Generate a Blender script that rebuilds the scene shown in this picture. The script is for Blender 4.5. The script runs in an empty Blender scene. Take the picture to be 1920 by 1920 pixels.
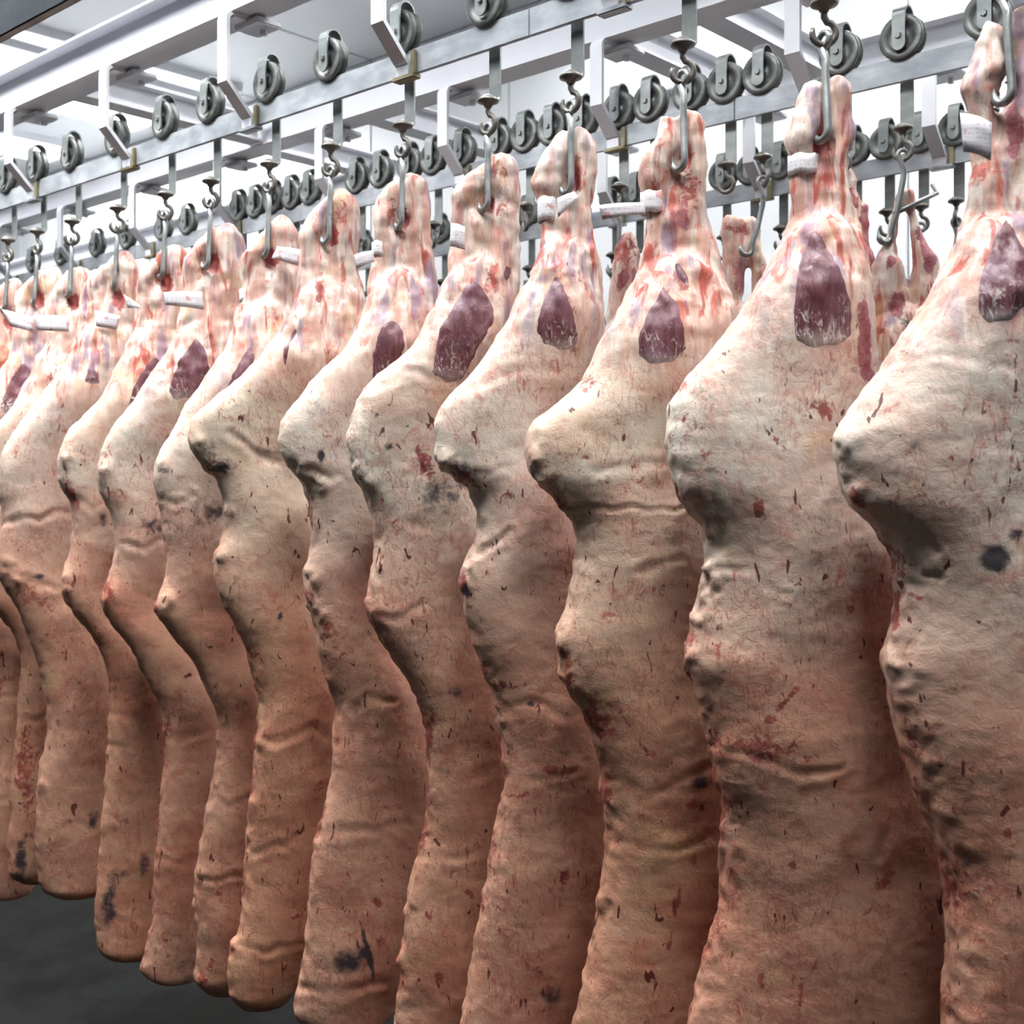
import bpy, bmesh, math, random
import numpy as np
from mathutils import Vector, Matrix

S = bpy.context.scene
COL = S.collection
random.seed(7)

# ------------------------------------------------------------------ camera, world, exposure
CH = 1.95                                   # lens height over the floor
F = 2263.0; CX = 960.0; HY = 905.0          # focal length, centre column and horizon row (1920 frame)
VX, VY = -0.669, 0.743                      # view direction in plan; rails run along X
cam = bpy.data.cameras.new('camera'); camo = bpy.data.objects.new('camera', cam); COL.objects.link(camo)
cam.lens = 36.0 * F / 1920.0; cam.sensor_width = 36.0
cam.shift_y = (HY - 960.0) / 1920.0
camo.location = (0, 0, CH)
camo.rotation_euler = Vector((VX, VY, 0)).to_track_quat('-Z', 'Y').to_euler()
cam.dof.use_dof = True; cam.dof.focus_distance = 2.75; cam.dof.aperture_fstop = 5.0
cam.clip_start = 0.05
S.camera = camo
w = bpy.data.worlds.new('world'); S.world = w; w.use_nodes = True
w.node_tree.nodes['Background'].inputs[0].default_value = (0.80, 0.90, 1.0, 1)
w.node_tree.nodes['Background'].inputs[1].default_value = 0.07
S.view_settings.view_transform = 'Standard'; S.view_settings.look = 'None'
S.view_settings.exposure = 0.0; S.view_settings.gamma = 1.0; S.view_settings.use_curve_mapping = False
S.cycles.max_bounces = 5; S.cycles.diffuse_bounces = 2; S.cycles.glossy_bounces = 2
S.cycles.caustics_reflective = False; S.cycles.caustics_refractive = False
LAMP = 64.0

# ------------------------------------------------------------------ small helpers
def at_x(X, px, y):
    """point of the vertical plane at X that the photo shows at pixel px, y (heights over the floor)"""
    t = (px - CX) / F
    Y = -X * (.743 + .669 * t) / (.669 - .743 * t)
    z = -.669 * X + .743 * Y
    return X, Y, CH + (HY - y) * z / F
def at_y(Y, px, y=None):
    t = (px - CX) / F
    X = Y * (.743 * t - .669) / (.743 + .669 * t)
    z = -.669 * X + .743 * Y
    return (X, Y, CH + (HY - y) * z / F) if y is not None else X
def at_d(X0, px, y, Y0=2.15, dd=0.0):
    """point at the distance of the hook (X0, Y0), plus dd, that the photo shows at pixel px, y"""
    z = VX * X0 + VY * Y0 + dd; r = (px - CX) / F * z
    return .743 * r + VX * z, .669 * r + VY * z, CH + (HY - y) * z / F
def proj(co):
    z = VX * co[:, 0] + VY * co[:, 1]; r = .743 * co[:, 0] + .669 * co[:, 1]
    return CX + F * r / z, HY - F * (co[:, 2] - CH) / z
def link(o, parent=None):
    COL.objects.link(o)
    if parent: o.parent = parent
    return o
def tag(o, label=None, cat=None, group=None, kind=None):
    if label: o['label'] = label
    if cat: o['category'] = cat
    if group: o['group'] = group
    if kind: o['kind'] = kind
    return o
def thing(name, loc, label, cat, group=None):
    o = bpy.data.objects.new(name, None); o.empty_display_size = .05; o.location = loc
    return tag(link(o), label, cat, group)
def mobj(name, bm, mat, parent=None, smooth=False):
    me = bpy.data.meshes.new(name); bmesh.ops.recalc_face_normals(bm, faces=bm.faces[:])
    bm.to_mesh(me); bm.free()
    if mat: me.materials.append(mat)
    if smooth:
        for p in me.polygons: p.use_smooth = True
    return link(bpy.data.objects.new(name, me), parent)
def box(bm, lo, hi, bev=0):
    c = [(a + b) / 2 for a, b in zip(lo, hi)]; s = [b - a for a, b in zip(lo, hi)]
    r = bmesh.ops.create_cube(bm, size=1, matrix=Matrix.Translation(c) @ Matrix.Diagonal((*s, 1)))
    if bev:
        es = list({e for v in r['verts'] for e in v.link_edges})
        bmesh.ops.bevel(bm, geom=es, offset=bev, segments=2, affect='EDGES')
    return bm
def lathe_y(bm, prof, n=28, c=(0, 0, 0)):
    """closed profile of (y, radius) turned about a Y axis"""
    rings = []
    for k in range(n):
        a = 2 * math.pi * k / n
        rings.append([bm.verts.new((c[0] + r * math.cos(a), c[1] + y, c[2] + r * math.sin(a))) for y, r in prof])
    m = len(prof)
    for k in range(n):
        A, B = rings[k], rings[(k + 1) % n]
        for j in range(m):
            bm.faces.new((A[j], A[(j + 1) % m], B[(j + 1) % m], B[j]))
    return bm
def lathe_z(bm, prof, n=20, c=(0, 0, 0)):
    rings = []
    for r, z in prof:
        if r < 1e-6: rings.append([bm.verts.new((c[0], c[1], c[2] + z))])
        else: rings.append([bm.verts.new((c[0] + r * math.cos(2 * math.pi * k / n), c[1] + r * math.sin(2 * math.pi * k / n), c[2] + z)) for k in range(n)])
    for A, B in zip(rings, rings[1:]):
        for k in range(n):
            a = [A[k % len(A)], A[(k + 1) % len(A)], B[(k + 1) % len(B)], B[k % len(B)]]
            u = []
            for v in a:
                if v not in u: u.append(v)
            if len(u) > 2: bm.faces.new(u)
    return bm
def tube(bm, pts, r, n=8, flat=1.0):
    """round bar swept through pts; r a number or a list"""
    P = [Vector(p) for p in pts]; R = r if isinstance(r, (list, tuple)) else [r] * len(P)
    t0 = (P[1] - P[0]).normalized(); u = t0.orthogonal().normalized(); rings = []
    for i, p in enumerate(P):
        t = (P[min(i + 1, len(P) - 1)] - P[max(i - 1, 0)]).normalized()
        u = (u - t * u.dot(t)).normalized(); v = t.cross(u)
        rings.append([bm.verts.new(p + u * math.cos(2 * math.pi * k / n) * R[i] + v * math.sin(2 * math.pi * k / n) * R[i] * flat) for k in range(n)])
    for A, B in zip(rings, rings[1:]):
        for k in range(n): bm.faces.new((A[k], A[(k + 1) % n], B[(k + 1) % n], B[k]))
    bm.faces.new(rings[0][::-1]); bm.faces.new(rings[-1])
    return bm
def strap(bm, pts, wx, th, x0=0.0):
    """flat bar of width wx along X and thickness th following (y, z) points"""
    P = [Vector((p[0], p[1])) for p in pts]; rings = []
    for i, p in enumerate(P):
        a = (P[i] - P[i - 1]).normalized() if i else None
        b = (P[i + 1] - P[i]).normalized() if i < len(P) - 1 else None
        d = ((a or b) + (b or a)).normalized(); n = Vector((-d.y, d.x))
        k = th / 2 / max(.5, n.dot(Vector((-(b or a).y, (b or a).x))))
        q = [p + n * k, p - n * k]
        rings.append([bm.verts.new((x0 + sx * wx / 2, c.x, c.y)) for sx, c in ((-1, q[0]), (1, q[0]), (1, q[1]), (-1, q[1]))])
    for A, B in zip(rings, rings[1:]):
        for k in range(4): bm.faces.new((A[k], A[(k + 1) % 4], B[(k + 1) % 4], B[k]))
    bm.faces.new(rings[0][::-1]); bm.faces.new(rings[-1])
    return bm
def arc(cy, cz, r, a0, a1, n):
    return [(cy + r * math.cos(math.radians(a0 + (a1 - a0) * k / n)), cz + r * math.sin(math.radians(a0 + (a1 - a0) * k / n))) for k in range(n + 1)]

# ------------------------------------------------------------------ materials
class NT:
    def __init__(s, name):
        s.m = bpy.data.materials.new(name); s.m.use_nodes = True; s.t = s.m.node_tree
        s.b = s.t.nodes['Principled BSDF']
    def n(s, kind, **kw):
        x = s.t.nodes.new(kind)
        for k, v in kw.items():
            if k[0] == '_': setattr(x, k[1:], v)
            else: s.put(x.inputs[int(k[1:])] if k[0] == 'i' and k[1:].isdigit() else x.inputs[k], v)
        return x
    def put(s, sock, v):
        if hasattr(v, 'bl_rna') and isinstance(v, bpy.types.NodeSocket): s.t.links.new(v, sock)
        else: sock.default_value = v
    def noise(s, vec, scale, detail=3, rough=.55, dist=0.0):
        return s.n('ShaderNodeTexNoise', Vector=vec, Scale=scale, Detail=detail, Roughness=rough, Distortion=dist).outputs[0]
    def mapv(s, vec, scale, loc=(0, 0, 0), rot=(0, 0, 0)):
        return s.n('ShaderNodeMapping', Vector=vec, Scale=scale, Location=loc, Rotation=rot).outputs[0]
    def ramp(s, f, a, b, lo=0.0, hi=1.0):
        x = s.n('ShaderNodeMapRange', _interpolation_type='SMOOTHSTEP', Value=f)
        x.inputs[1].default_value = a; x.inputs[2].default_value = b; x.inputs[3].default_value = lo; x.inputs[4].default_value = hi
        return x.outputs[0]
    def mix(s, f, a, b, mode='MIX'):
        x = s.n('ShaderNodeMix', _data_type='RGBA', _blend_type=mode)
        s.put(x.inputs[0], f); s.put(x.inputs[6], a); s.put(x.inputs[7], b); return x.outputs[2]
    def math(s, op, a, b=0.0):
        x = s.n('ShaderNodeMath', _operation=op); s.put(x.inputs[0], a); s.put(x.inputs[1], b); return x.outputs[0]
    def bump(s, h, strength, dist):
        s.put(s.b.inputs['Normal'], s.n('ShaderNodeBump', Height=h, Strength=strength, Distance=dist).outputs[0])
def c4(r, g, b): return (r, g, b, 1)

def steel(name, c0, c1, metal, rough, scale=30):
    k = NT(name); p = k.n('ShaderNodeNewGeometry').outputs['Position']
    f = k.ramp(k.noise(k.mapv(p, (.35, 1, 1)), scale, 4), .35, .68)
    g = k.ramp(k.noise(p, scale * .25, 3), .4, .7)
    k.put(k.b.inputs['Base Color'], k.mix(k.math('MULTIPLY', k.math('ADD', f, g), .5), c4(*c0), c4(*c1)))
    k.b.inputs['Metallic'].default_value = metal
    k.put(k.b.inputs['Roughness'], k.ramp(k.noise(p, 14, 3), .3, .7, rough - .1, rough + .12))
    k.bump(k.noise(p, 160, 2), .15, .002)
    return k.m
M_rail = steel('galvanised rail', (.30, .32, .34), (.55, .58, .60), .35, .50)
M_wheel = steel('worn wheel steel', (.10, .105, .10), (.24, .25, .235), .45, .45, 40)
M_strap = steel('strap steel', (.22, .24, .235), (.38, .40, .385), .40, .42)
M_dark = steel('dark swivel steel', (.10, .095, .085), (.24, .22, .19), .5, .45)
M_hook = steel('stainless hook', (.22, .23, .225), (.36, .37, .36), .6, .36)
M_white = steel('white painted steel', (.72, .73, .77), (.78, .79, .83), 0, .45, 12)
M_darkbeam = steel('shade dark steel', (.16, .18, .20), (.22, .24, .26), .2, .5)  # grey darkened to paint in the near rail's backlit shade
M_brass = steel('olive wedge', (.20, .17, .09), (.36, .33, .20), .3, .6)
def panel_mat():
    k = NT('white cold room panel'); p = k.n('ShaderNodeNewGeometry').outputs['Position']
    k.put(k.b.inputs['Base Color'], k.mix(k.ramp(k.noise(p, 1.1, 3), .35, .7), c4(.82, .85, .87), c4(.87, .89, .90)))
    k.b.inputs['Roughness'].default_value = .38
    k.bump(k.noise(p, 60, 2), .05, .002)
    return k.m
M_panel = panel_mat()
def joint_mat():
    k = NT('grey joint'); p = k.n('ShaderNodeNewGeometry').outputs['Position']
    k.put(k.b.inputs['Base Color'], k.mix(k.noise(p, 20), c4(.30, .33, .33), c4(.42, .45, .45))); return k.m
M_joint = joint_mat()
def floor_mat():
    k = NT('wet dark concrete'); p = k.n('ShaderNodeNewGeometry').outputs['Position']
    f = k.ramp(k.noise(p, 2.2, 5, .6), .35, .68)
    col = k.mix(f, c4(.0035, .0038, .0028), c4(.010, .0098, .0078))
    k.put(k.b.inputs['Base Color'], col)
    k.put(k.b.inputs['Roughness'], k.ramp(f, 0, 1, .55, .8))
    k.b.inputs['Specular IOR Level'].default_value = .12
    k.bump(k.noise(p, 40, 4), .3, .004)
    return k.m
M_floor = floor_mat()
def lamp_mat(st):
    k = NT('lamp diffuser'); k.b.inputs['Base Color'].default_value = c4(.9, .92, .95)
    k.b.inputs['Emission Color'].default_value = c4(.98, .985, 1.0); k.b.inputs['Emission Strength'].default_value = st
    return k.m
M_lamp = lamp_mat(LAMP); M_lampfar = lamp_mat(20.0)
def tag_mat():
    k = NT('printed tag'); p = k.n('ShaderNodeNewGeometry').outputs['Position']
    rows = k.ramp(k.math('FRACT', k.math('MULTIPLY', k.n('ShaderNodeSeparateXYZ', Vector=p).outputs[2], 130.0)), .45, .5)
    ink = k.math('MULTIPLY', rows, k.ramp(k.noise(k.mapv(p, (1, 1, .25)), 320, 2), .52, .56))
    col = k.mix(k.math('MULTIPLY', ink, .42), c4(.80, .78, .80), c4(.35, .22, .28))
    red = k.ramp(k.noise(p, 38, 1), .64, .68)
    col = k.mix(k.math('MULTIPLY', red, .6), col, c4(.66, .16, .14))
    k.put(k.b.inputs['Base Color'], col); k.b.inputs['Roughness'].default_value = .5
    return k.m
M_tag = tag_mat()

def flesh_mat():
    k = NT('fat covered beef'); p = k.n('ShaderNodeNewGeometry').outputs['Position']
    at = k.n('ShaderNodeAttribute', _attribute_name='marks'); sep = k.n('ShaderNodeSeparateColor', Color=at.outputs['Color'])
    mR, mG, mB = sep.outputs; mA = at.outputs['Alpha']
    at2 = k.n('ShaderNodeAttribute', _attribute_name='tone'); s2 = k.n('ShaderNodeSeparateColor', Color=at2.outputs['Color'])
    warm, cavity, red_dim = s2.outputs
    n1 = k.noise(p, 5.0, 5, .62, .6); n2 = k.noise(p, 15, 5, .6, .8); n3 = k.noise(k.mapv(p, (1, 1, 1), (9, 3, 5)), 2.3, 3)
    col = k.mix(k.ramp(n1, .34, .66), c4(.83, .76, .65), c4(.74, .54, .44))
    col = k.mix(k.math('MULTIPLY', k.ramp(n2, .52, .72), .55), col, c4(.64, .30, .22))
    col = k.mix(k.math('MULTIPLY', k.ramp(n3, .45, .62), .55), col, c4(.82, .74, .62))
    col = k.mix(k.math('MULTIPLY', warm, .8), col, k.mix(1.0, col, c4(.95, .80, .58), 'MULTIPLY'))
    col = k.mix(red_dim, col, k.mix(1.0, col, c4(.84, .53, .43), 'MULTIPLY'))  # reddens and dims the lower halves: weak light painted into the colour
    # yellow tallow
    col = k.mix(k.math('MULTIPLY', k.ramp(k.noise(p, 8, 3), .60, .74), .4), col, c4(.74, .50, .26))
    # fine red vessels, clustered
    clus = k.ramp(k.noise(k.mapv(p, (1, 1, 1), (3, 7, 1)), 4.5, 3), .38, .62)
    v1 = k.ramp(k.math('ABSOLUTE', k.math('SUBTRACT', k.noise(k.mapv(p, (1, 1, .55)), 26, 4, .6, 1.2), .5)), .035, .0)
    col = k.mix(k.math('MULTIPLY', k.math('MULTIPLY', v1, clus), .45), col, c4(.45, .10, .07))
    v2 = k.ramp(k.noise(k.mapv(p, (1, 1, .5)), 60, 4, .65, 1.0), .57, .69)
    col = k.mix(k.math('MULTIPLY', k.math('MULTIPLY', v2, clus), .85), col, c4(.42, .09, .07))
    v3 = k.ramp(k.noise(k.mapv(p, (1, 1, .8), (7, 7, 7)), 17, 5, .7, 1.6), .54, .70)
    col = k.mix(k.math('MULTIPLY', v3, .62), col, c4(.52, .17, .12))
    # clotted specks
    sp = k.ramp(k.noise(k.mapv(p, (1, 1, .42), (2, 2, 2)), 48, 2, .5, .8), .685, .72)
    col = k.mix(k.math('MULTIPLY', sp, .9), col, c4(.12, .018, .014))
    pale = k.ramp(k.noise(k.mapv(p, (1, 1, 2.2)), 30, 4, .6, 1.5), .60, .75)
    col = k.mix(k.math('MULTIPLY', pale, .35), col, c4(.88, .80, .70))
    # sinewy leg: vertical streaks of membrane, blood and muscle
    ps = k.mapv(p, (1, 1, .16))
    l1 = k.noise(ps, 34, 4, .6, .6); l2 = k.noise(k.mapv(p, (1, 1, .2), (5, 5, 5)), 24, 4, .6, .8)
    leg = k.mix(k.ramp(l1, .40, .60), c4(.72, .61, .52), c4(.60, .35, .28))
    leg = k.mix(k.math('MULTIPLY', k.ramp(l2, .54, .64), .95), leg, c4(.44, .09, .06))
    leg = k.mix(k.math('MULTIPLY', k.ramp(k.noise(k.mapv(p, (1, 1, .18), (8, 1, 2)), 22, 3), .53, .66), .85), leg, c4(.30, .20, .27))
    leg = k.mix(k.math('MULTIPLY', k.ramp(k.noise(p, 42, 3), .60, .70), .7), leg, c4(.70, .24, .18))
    leg = k.mix(k.math('MULTIPLY', k.ramp(k.noise(k.mapv(p, (1, 1, 1), (1, 8, 3)), 11, 2), .56, .70), .45), leg, c4(.74, .50, .28))
    col = k.mix(mA, col, leg)
    # raw muscle, blood, bruises
    fr = k.noise(p, 55, 4, .65, .8)
    col = k.mix(k.ramp(k.math('ADD', mR, k.math('MULTIPLY', k.math('SUBTRACT', fr, .5), 1.1)), .40, .62), col, k.mix(k.ramp(fr, .4, .62), c4(.30, .07, .08), c4(.40, .16, .17)))
    col = k.mix(k.ramp(k.math('ADD', mG, k.math('MULTIPLY', k.math('SUBTRACT', fr, .5), 2.4)), .42, .85, 0, .88), col, k.mix(k.ramp(n2, .4, .6), c4(.42, .09, .07), c4(.24, .035, .03)))
    col = k.mix(k.ramp(k.math('ADD', mB, k.math('MULTIPLY', k.math('SUBTRACT', k.noise(p, 34, 4, .7, .8), .5), 1.6)), .2, .95, 0, .95), col, c4(.040, .034, .045))
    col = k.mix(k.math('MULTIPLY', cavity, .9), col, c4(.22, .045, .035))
    k.put(k.b.inputs['Base Color'], col)
    k.put(k.b.inputs['Roughness'], k.ramp(n2, .3, .7, .40, .62))
    k.b.inputs['Specular IOR Level'].default_value = .42
    h = k.math('ADD', k.noise(k.mapv(p, (1, 1, 1.25)), 38, 5, .62, 1.2), k.math('MULTIPLY', k.noise(p, 120, 3, .6, .6), .35))
    h = k.math('ADD', h, k.math('MULTIPLY', v1, -.12))
    k.bump(h, .27, .005)
    return k.m
M_flesh = flesh_mat()
def muscle_mat():
    k = NT('raw shank muscle'); p = k.n('ShaderNodeNewGeometry').outputs['Position']
    at = k.n('ShaderNodeAttribute', _attribute_name='down').outputs['Fac']
    s1 = k.noise(k.mapv(p, (1, 1, .2)), 60, 4, .6, .5)
    col = k.mix(k.ramp(s1, .38, .62), c4(.115, .034, .040), c4(.19, .075, .09))
    col = k.mix(k.math('MULTIPLY', k.ramp(k.noise(p, 14, 3), .45, .65), .5), col, c4(.20, .10, .14))
    fib = k.ramp(k.noise(k.mapv(p, (1, 1, .45)), 70, 4, .7, 2.0), .50, .64)
    mask = k.ramp(k.math('ADD', at, k.math('MULTIPLY', k.math('SUBTRACT', k.noise(p, 20, 3), .5), .7)), .50, .95)
    col = k.mix(k.math('MULTIPLY', fib, mask), col, c4(.74, .66, .62))
    col = k.mix(k.ramp(at, .78, 1.08, 0, .85), col, c4(.72, .64, .60))
    k.put(k.b.inputs['Base Color'], col); k.b.inputs['Roughness'].default_value = .36
    k.bump(k.math('ADD', s1, k.math('MULTIPLY', fib, .5)), .4, .004)
    return k.m
M_muscle = muscle_mat()

# ------------------------------------------------------------------ room shell
H = CH
CEIL = CH + 2.5; YB = 4.75; XL = -12.0; XR = 1.6; YF = -3.2; YC = -.25
def slab(name, lo, hi, mat, parent=None):
    return tag(mobj(name, box(bmesh.new(), lo, hi), mat, parent), kind='structure')
slab('floor', (XL - .1, YF, -.12), (XR, YB + .1, 0), M_floor)
# wall and ceiling: insulated panels of 1.1 m with recessed joints
wb = slab('wall_back', (XL, YB + .03, 0), (XR, YB + .12, CEIL + .1), M_joint)
x = XL
while x < XR - .01:
    x2 = min(x + 1.1, XR)
    mobj('panel', box(bmesh.new(), (x + .004, YB, 0), (x2 - .004, YB + .04, CEIL), .004), M_panel, wb); x = x2
wl = slab('wall_left', (XL - .12, YC, 0), (XL - .03, YB + .1, CEIL + .1), M_joint)
y = YC
while y < YB - .01:
    y2 = min(y + 1.1, YB)
    mobj('panel', box(bmesh.new(), (XL - .04, y + .004, 0), (XL, y2 - .004, CEIL), .004), M_panel, wl); y = y2
ce = slab('ceiling', (XL, YC, CEIL + .04), (XR, YB + .1, CEIL + .12), M_joint)
x = XL
while x < XR - .01:
    x2 = min(x + 1.1, XR)
    mobj('panel', box(bmesh.new(), (x + .006, YC, CEIL), (x2 - .006, YB, CEIL + .045), .005), M_panel, ce); x = x2
def ceiling_light(X, y0, y1, wd, label, mat=None, dp=.05):  # large dp deepens the skirts to cut low-angle light
    cy = (y0 + y1) / 2
    t = thing('ceiling_light', (X, cy, CEIL), label, 'light', 'ceiling lights across the cold room')
    fr = bmesh.new()
    for s in (-1, 1):
        box(fr, (s * (wd / 2 + .012) - .012, y0 - cy, -dp), (s * (wd / 2 + .012) + .012, y1 - cy, 0))
        yy = (y0 if s < 0 else y1) - cy
        box(fr, (-wd / 2, yy - .012, -dp), (wd / 2, yy + .012, 0))
    mobj('frame', fr, M_white if dp < .1 else M_darkbeam, t)
    mobj('diffuser', box(bmesh.new(), (-wd / 2, y0 - cy + .012, -.042), (wd / 2, y1 - cy - .012, -.02)), mat or M_lamp, t)
ceiling_light(-6.42, 2.2, 4.5, .14, 'narrow bright strip light on the ceiling behind the near white beam', M_lampfar)
ceiling_light(-7.12, 2.0, 4.5, .95, 'wide glaring light panel on the ceiling behind the narrow strip light', M_lampfar)
ceiling_light(-8.6, 2.2, 4.5, .50, 'glaring light panel on the ceiling far down the room, lowest in the photo', M_lampfar)
for X, nm in ((-5.1, 'farthest'), (-4.25, 'sixth'), (-3.4, 'fifth'), (-2.55, 'fourth'), (-1.7, 'third'), (-.85, 'second'), (.0, 'nearest')):
    ceiling_light(X, .75 if X > -3 else .5, 1.95, .27 if X > -3 else .36, 'unseen ceiling light above the aisle, skirts deepened to shape the light, over the top of the photo, %s' % nm, None, .30)  # unseen fixtures, skirts made deep to steepen the light on the sides
    if X > -4 and nm != 'fourth': ceiling_light(X, 2.9, 4.3, .13, 'unseen ceiling light added over the rear rails to brighten the wall, above the photo, %s' % nm)  # unseen lamps added to brighten the back wall

# ------------------------------------------------------------------ rails, beams, brackets
RB = CH + 1.055; RT = RB + .065           # rail underside and top
ROWS = [2.15, 3.05, 3.95]
BB = CH + 1.375; BT = BB + .150           # beam underside and top
GX = [-1.63 - .675 * k for k in range(0, 13)]
ORD = ['rightmost', 'second', 'third', 'fourth', 'fifth', 'sixth', 'seventh', 'eighth', 'ninth', 'tenth', 'eleventh', 'twelfth', 'thirteenth', 'fourteenth', 'fifteenth', 'sixteenth',
       'seventeenth', 'eighteenth', 'nineteenth', 'twentieth', 'twenty-first', 'twenty-second', 'twenty-third', 'twenty-fourth', 'twenty-fifth', 'twenty-sixth', 'twenty-seventh', 'twenty-eighth']
def ordw(i): return ORD[0] if i == 0 else ORD[i] + ' from the right'
for r, Y in enumerate(ROWS):
    rail = thing('overhead_rail', (XL, Y, RB), ['flat steel rail carrying the trolleys of the big front row of sides', 'flat steel rail of the second row, behind the front carcasses', 'flat steel rail of the last row before the white wall'][r], 'rail', 'flat conveyor rails')
    cuts = [XL, -9.4, -6.9, at_y(Y, [232, 255, 700][r]), at_y(Y, [995, 1379, 1560][r]), XR]
    for a, b in zip(cuts, cuts[1:]):
        mobj('rail_section', box(bmesh.new(), (a - XL + .0015, -.006, 0), (b - XL - .0015, .006, .065), .0012), M_rail, rail)
    beam = thing('steel_beam', (XL, Y - .03, BB), ['white painted steel beam above the front rail', 'white painted steel beam above the second rail', 'white painted steel beam above the far rail'][r], 'beam', 'white painted beams')
    b = bmesh.new(); L = XR - XL
    box(b, (0, -.055, 0), (L, .055, .009)); box(b, (0, -.055, .141), (L, .055, .150)); box(b, (0, -.004, .009), (L, .004, .141))
    mobj('web', b, M_white, beam)
    for gi, X in enumerate(GX):
        if X < XL + .2: continue
        br = thing('rail_bracket', (X, Y, RB), 'white bent bracket of the %s rail, %s' % (['near', 'second', 'far'][r], ordw(gi)), 'bracket', 'brackets of the %s rail' % ['near', 'second', 'far'][r])
        top = BB - RB - .0045
        pts = [(.045, top), (-.075, top)] + arc(-.075, top - .022, .022, 90, 180, 4) + [(-.097, .115), (-.020, .035), (-.012, .030), (-.0105, -.006)]
        mobj('hanger_bar', strap(bmesh.new(), pts, .046, .012), M_white, br)
        bb = bmesh.new()
        box(bb, (-.045, -.03, top - .022), (.07, .06, top - .004), .004)
        lathe_z(bb, [(0, top - .036), (.010, top - .036), (.010, top - .022), (0, top - .022)], 6, (.02, .03, 0))
        mobj('clamp_plate', bb, M_white, br)
        mobj('weld_wedge', box(bmesh.new(), (.030, -.017, -.004), (.048, -.0062, .058), .003), M_brass, br)
        mobj('foot_plate', box(bmesh.new(), (-.035, -.020, -.012), (.045, .010, -.0005), .002), M_brass if (gi % 2) else M_rail, br)
def cross(X, y0, y1, label):
    b = bmesh.new()
    box(b, (-.045, 0, 0), (.045, y1 - y0, .008)); box(b, (-.045, 0, .092), (.045, y1 - y0, .1)); box(b, (-.004, 0, .008), (.004, y1 - y0, .092))
    o = mobj('cross_beam', b, M_white); o.location = (X, y0, BB + .010)
    tag(o, label, 'beam', 'cross beams between the rails')
cross(-4.07, ROWS[0] + .025, ROWS[1] - .085, 'white cross beam joining the near beam to the second beam at upper left')
cross(-4.14, ROWS[1] + .025, ROWS[2] - .085, 'white cross beam joining the second beam to the far beam at upper left')
cross(-3.49, ROWS[1] + .025, ROWS[2] - .085, 'white cross beam joining second and far beams behind the middle trolleys')
cross(-2.32, ROWS[1] + .025, ROWS[2] - .085, 'white cross beam joining second and far beams above the middle of the photo')
cross(-1.98, ROWS[1] + .025, ROWS[2] - .085, 'white cross beam joining second and far beams at upper right')
# shade dark steel close to the camera, only its end shows at upper left; backlit shade painted into its grey
dr = mobj('overhead_rail', box(bmesh.new(), (XL, 1.31, RB), (XR, 1.335, RB + .09), .003), M_darkbeam)
tag(dr, 'backlit rail, greyed dark for shade, crossing the upper left corner, nearest to the camera', 'rail')
# ------------------------------------------------------------------ trolleys
def trolley_proto():
    t = bpy.data.objects.new('roller_trolley', None); link(t); t.empty_display_size = .05
    zc = .065 + .050
    hw = .017; b = bmesh.new()
    lathe_y(b, [(-hw, .012), (-hw * .55, .014), (-hw * .55, .036), (-hw, .040), (-hw, .056), (-hw * .8, .060), (-.0085, .060), (-.0075, .050), (.0075, .050),
                (.0085, .060), (hw * .8, .060), (hw, .056), (hw, .040), (hw * .55, .036), (hw * .55, .014), (hw, .012)], 30, (0, 0, zc))
    mobj('wheel', b, M_wheel, t, True)
    b = bmesh.new()
    R = .026
    pts = [(-R, zc - .020), (-R, zc + .055)] + arc(0, zc + .055, R, 180, 0, 10)[1:] + [(R, .10), (R, -.112)] + arc(R - .012, -.112, .012, 0, -90, 3)[1:] + [(-.016, -.124)]
    strap(b, pts, .036, .005)
    # rounded lower end of the front strap
    r0 = bmesh.ops.create_cone(b, cap_ends=True, segments=20, radius1=.018, radius2=.018, depth=.005, matrix=Matrix.Translation((0, -R, zc - .020)) @ Matrix.Rotation(math.pi / 2, 4, 'X'))
    mobj('strap', b, M_strap, t)
    b = bmesh.new()
    bmesh.ops.create_cone(b, cap_ends=True, segments=14, radius1=.006, radius2=.006, depth=2 * R + .014, matrix=Matrix.Translation((0, 0, zc)) @ Matrix.Rotation(math.pi / 2, 4, 'X'))
    for s in (-1, 1):
        bmesh.ops.create_cone(b, cap_ends=True, segments=6, radius1=.0095, radius2=.0075, depth=.005, matrix=Matrix.Translation((0, s * (R + .006), zc)) @ Matrix.Rotation(math.pi / 2 * (1 if s < 0 else -1), 4, 'X'))
    mobj('axle_bolt', b, M_hook, t)
    mobj('swivel_cap', lathe_z(bmesh.new(), [(0, -.108), (.010, -.109), (.022, -.117), (.027, -.122), (.026, -.127), (.012, -.133), (.008, -.140), (0, -.140)], 22), M_dark, t, True)
    b = bmesh.new()
    pts = [(0, 0, -.134), (0, 0, -.150), (.006, 0, -.160)] + [(.023 * math.sin(math.radians(a)), 0, -.181 + .023 * math.cos(math.radians(a))) for a in range(35, 315, 20)]
    tube(b, pts, [.0068] * (len(pts) - 2) + [.006, .004], 9)
    mobj('swivel_hook', b, M_dark, t, True)
    return t
TP = trolley_proto()
def copy_tree(o, parent=None):
    c = o.copy(); COL.objects.link(c); c.parent = parent
    for ch in [q for q in PARTS[o.name]]:
        d = ch.copy(); COL.objects.link(d); d.parent = c
    return c
PARTS = {TP.name: list(TP.children)}
first = [True]
def trolley(X, Y, rz, label, group):
    if first[0]: t = TP; first[0] = False
    else: t = copy_tree(TP)
    t.location = (X, Y, RB); t.rotation_euler = (0, 0, 0); tag(t, label, 'trolley', group)
    for ch in t.children:
        if ch.name.startswith('swivel_hook'): ch.rotation_euler = (0, 0, rz)
    return t
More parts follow.
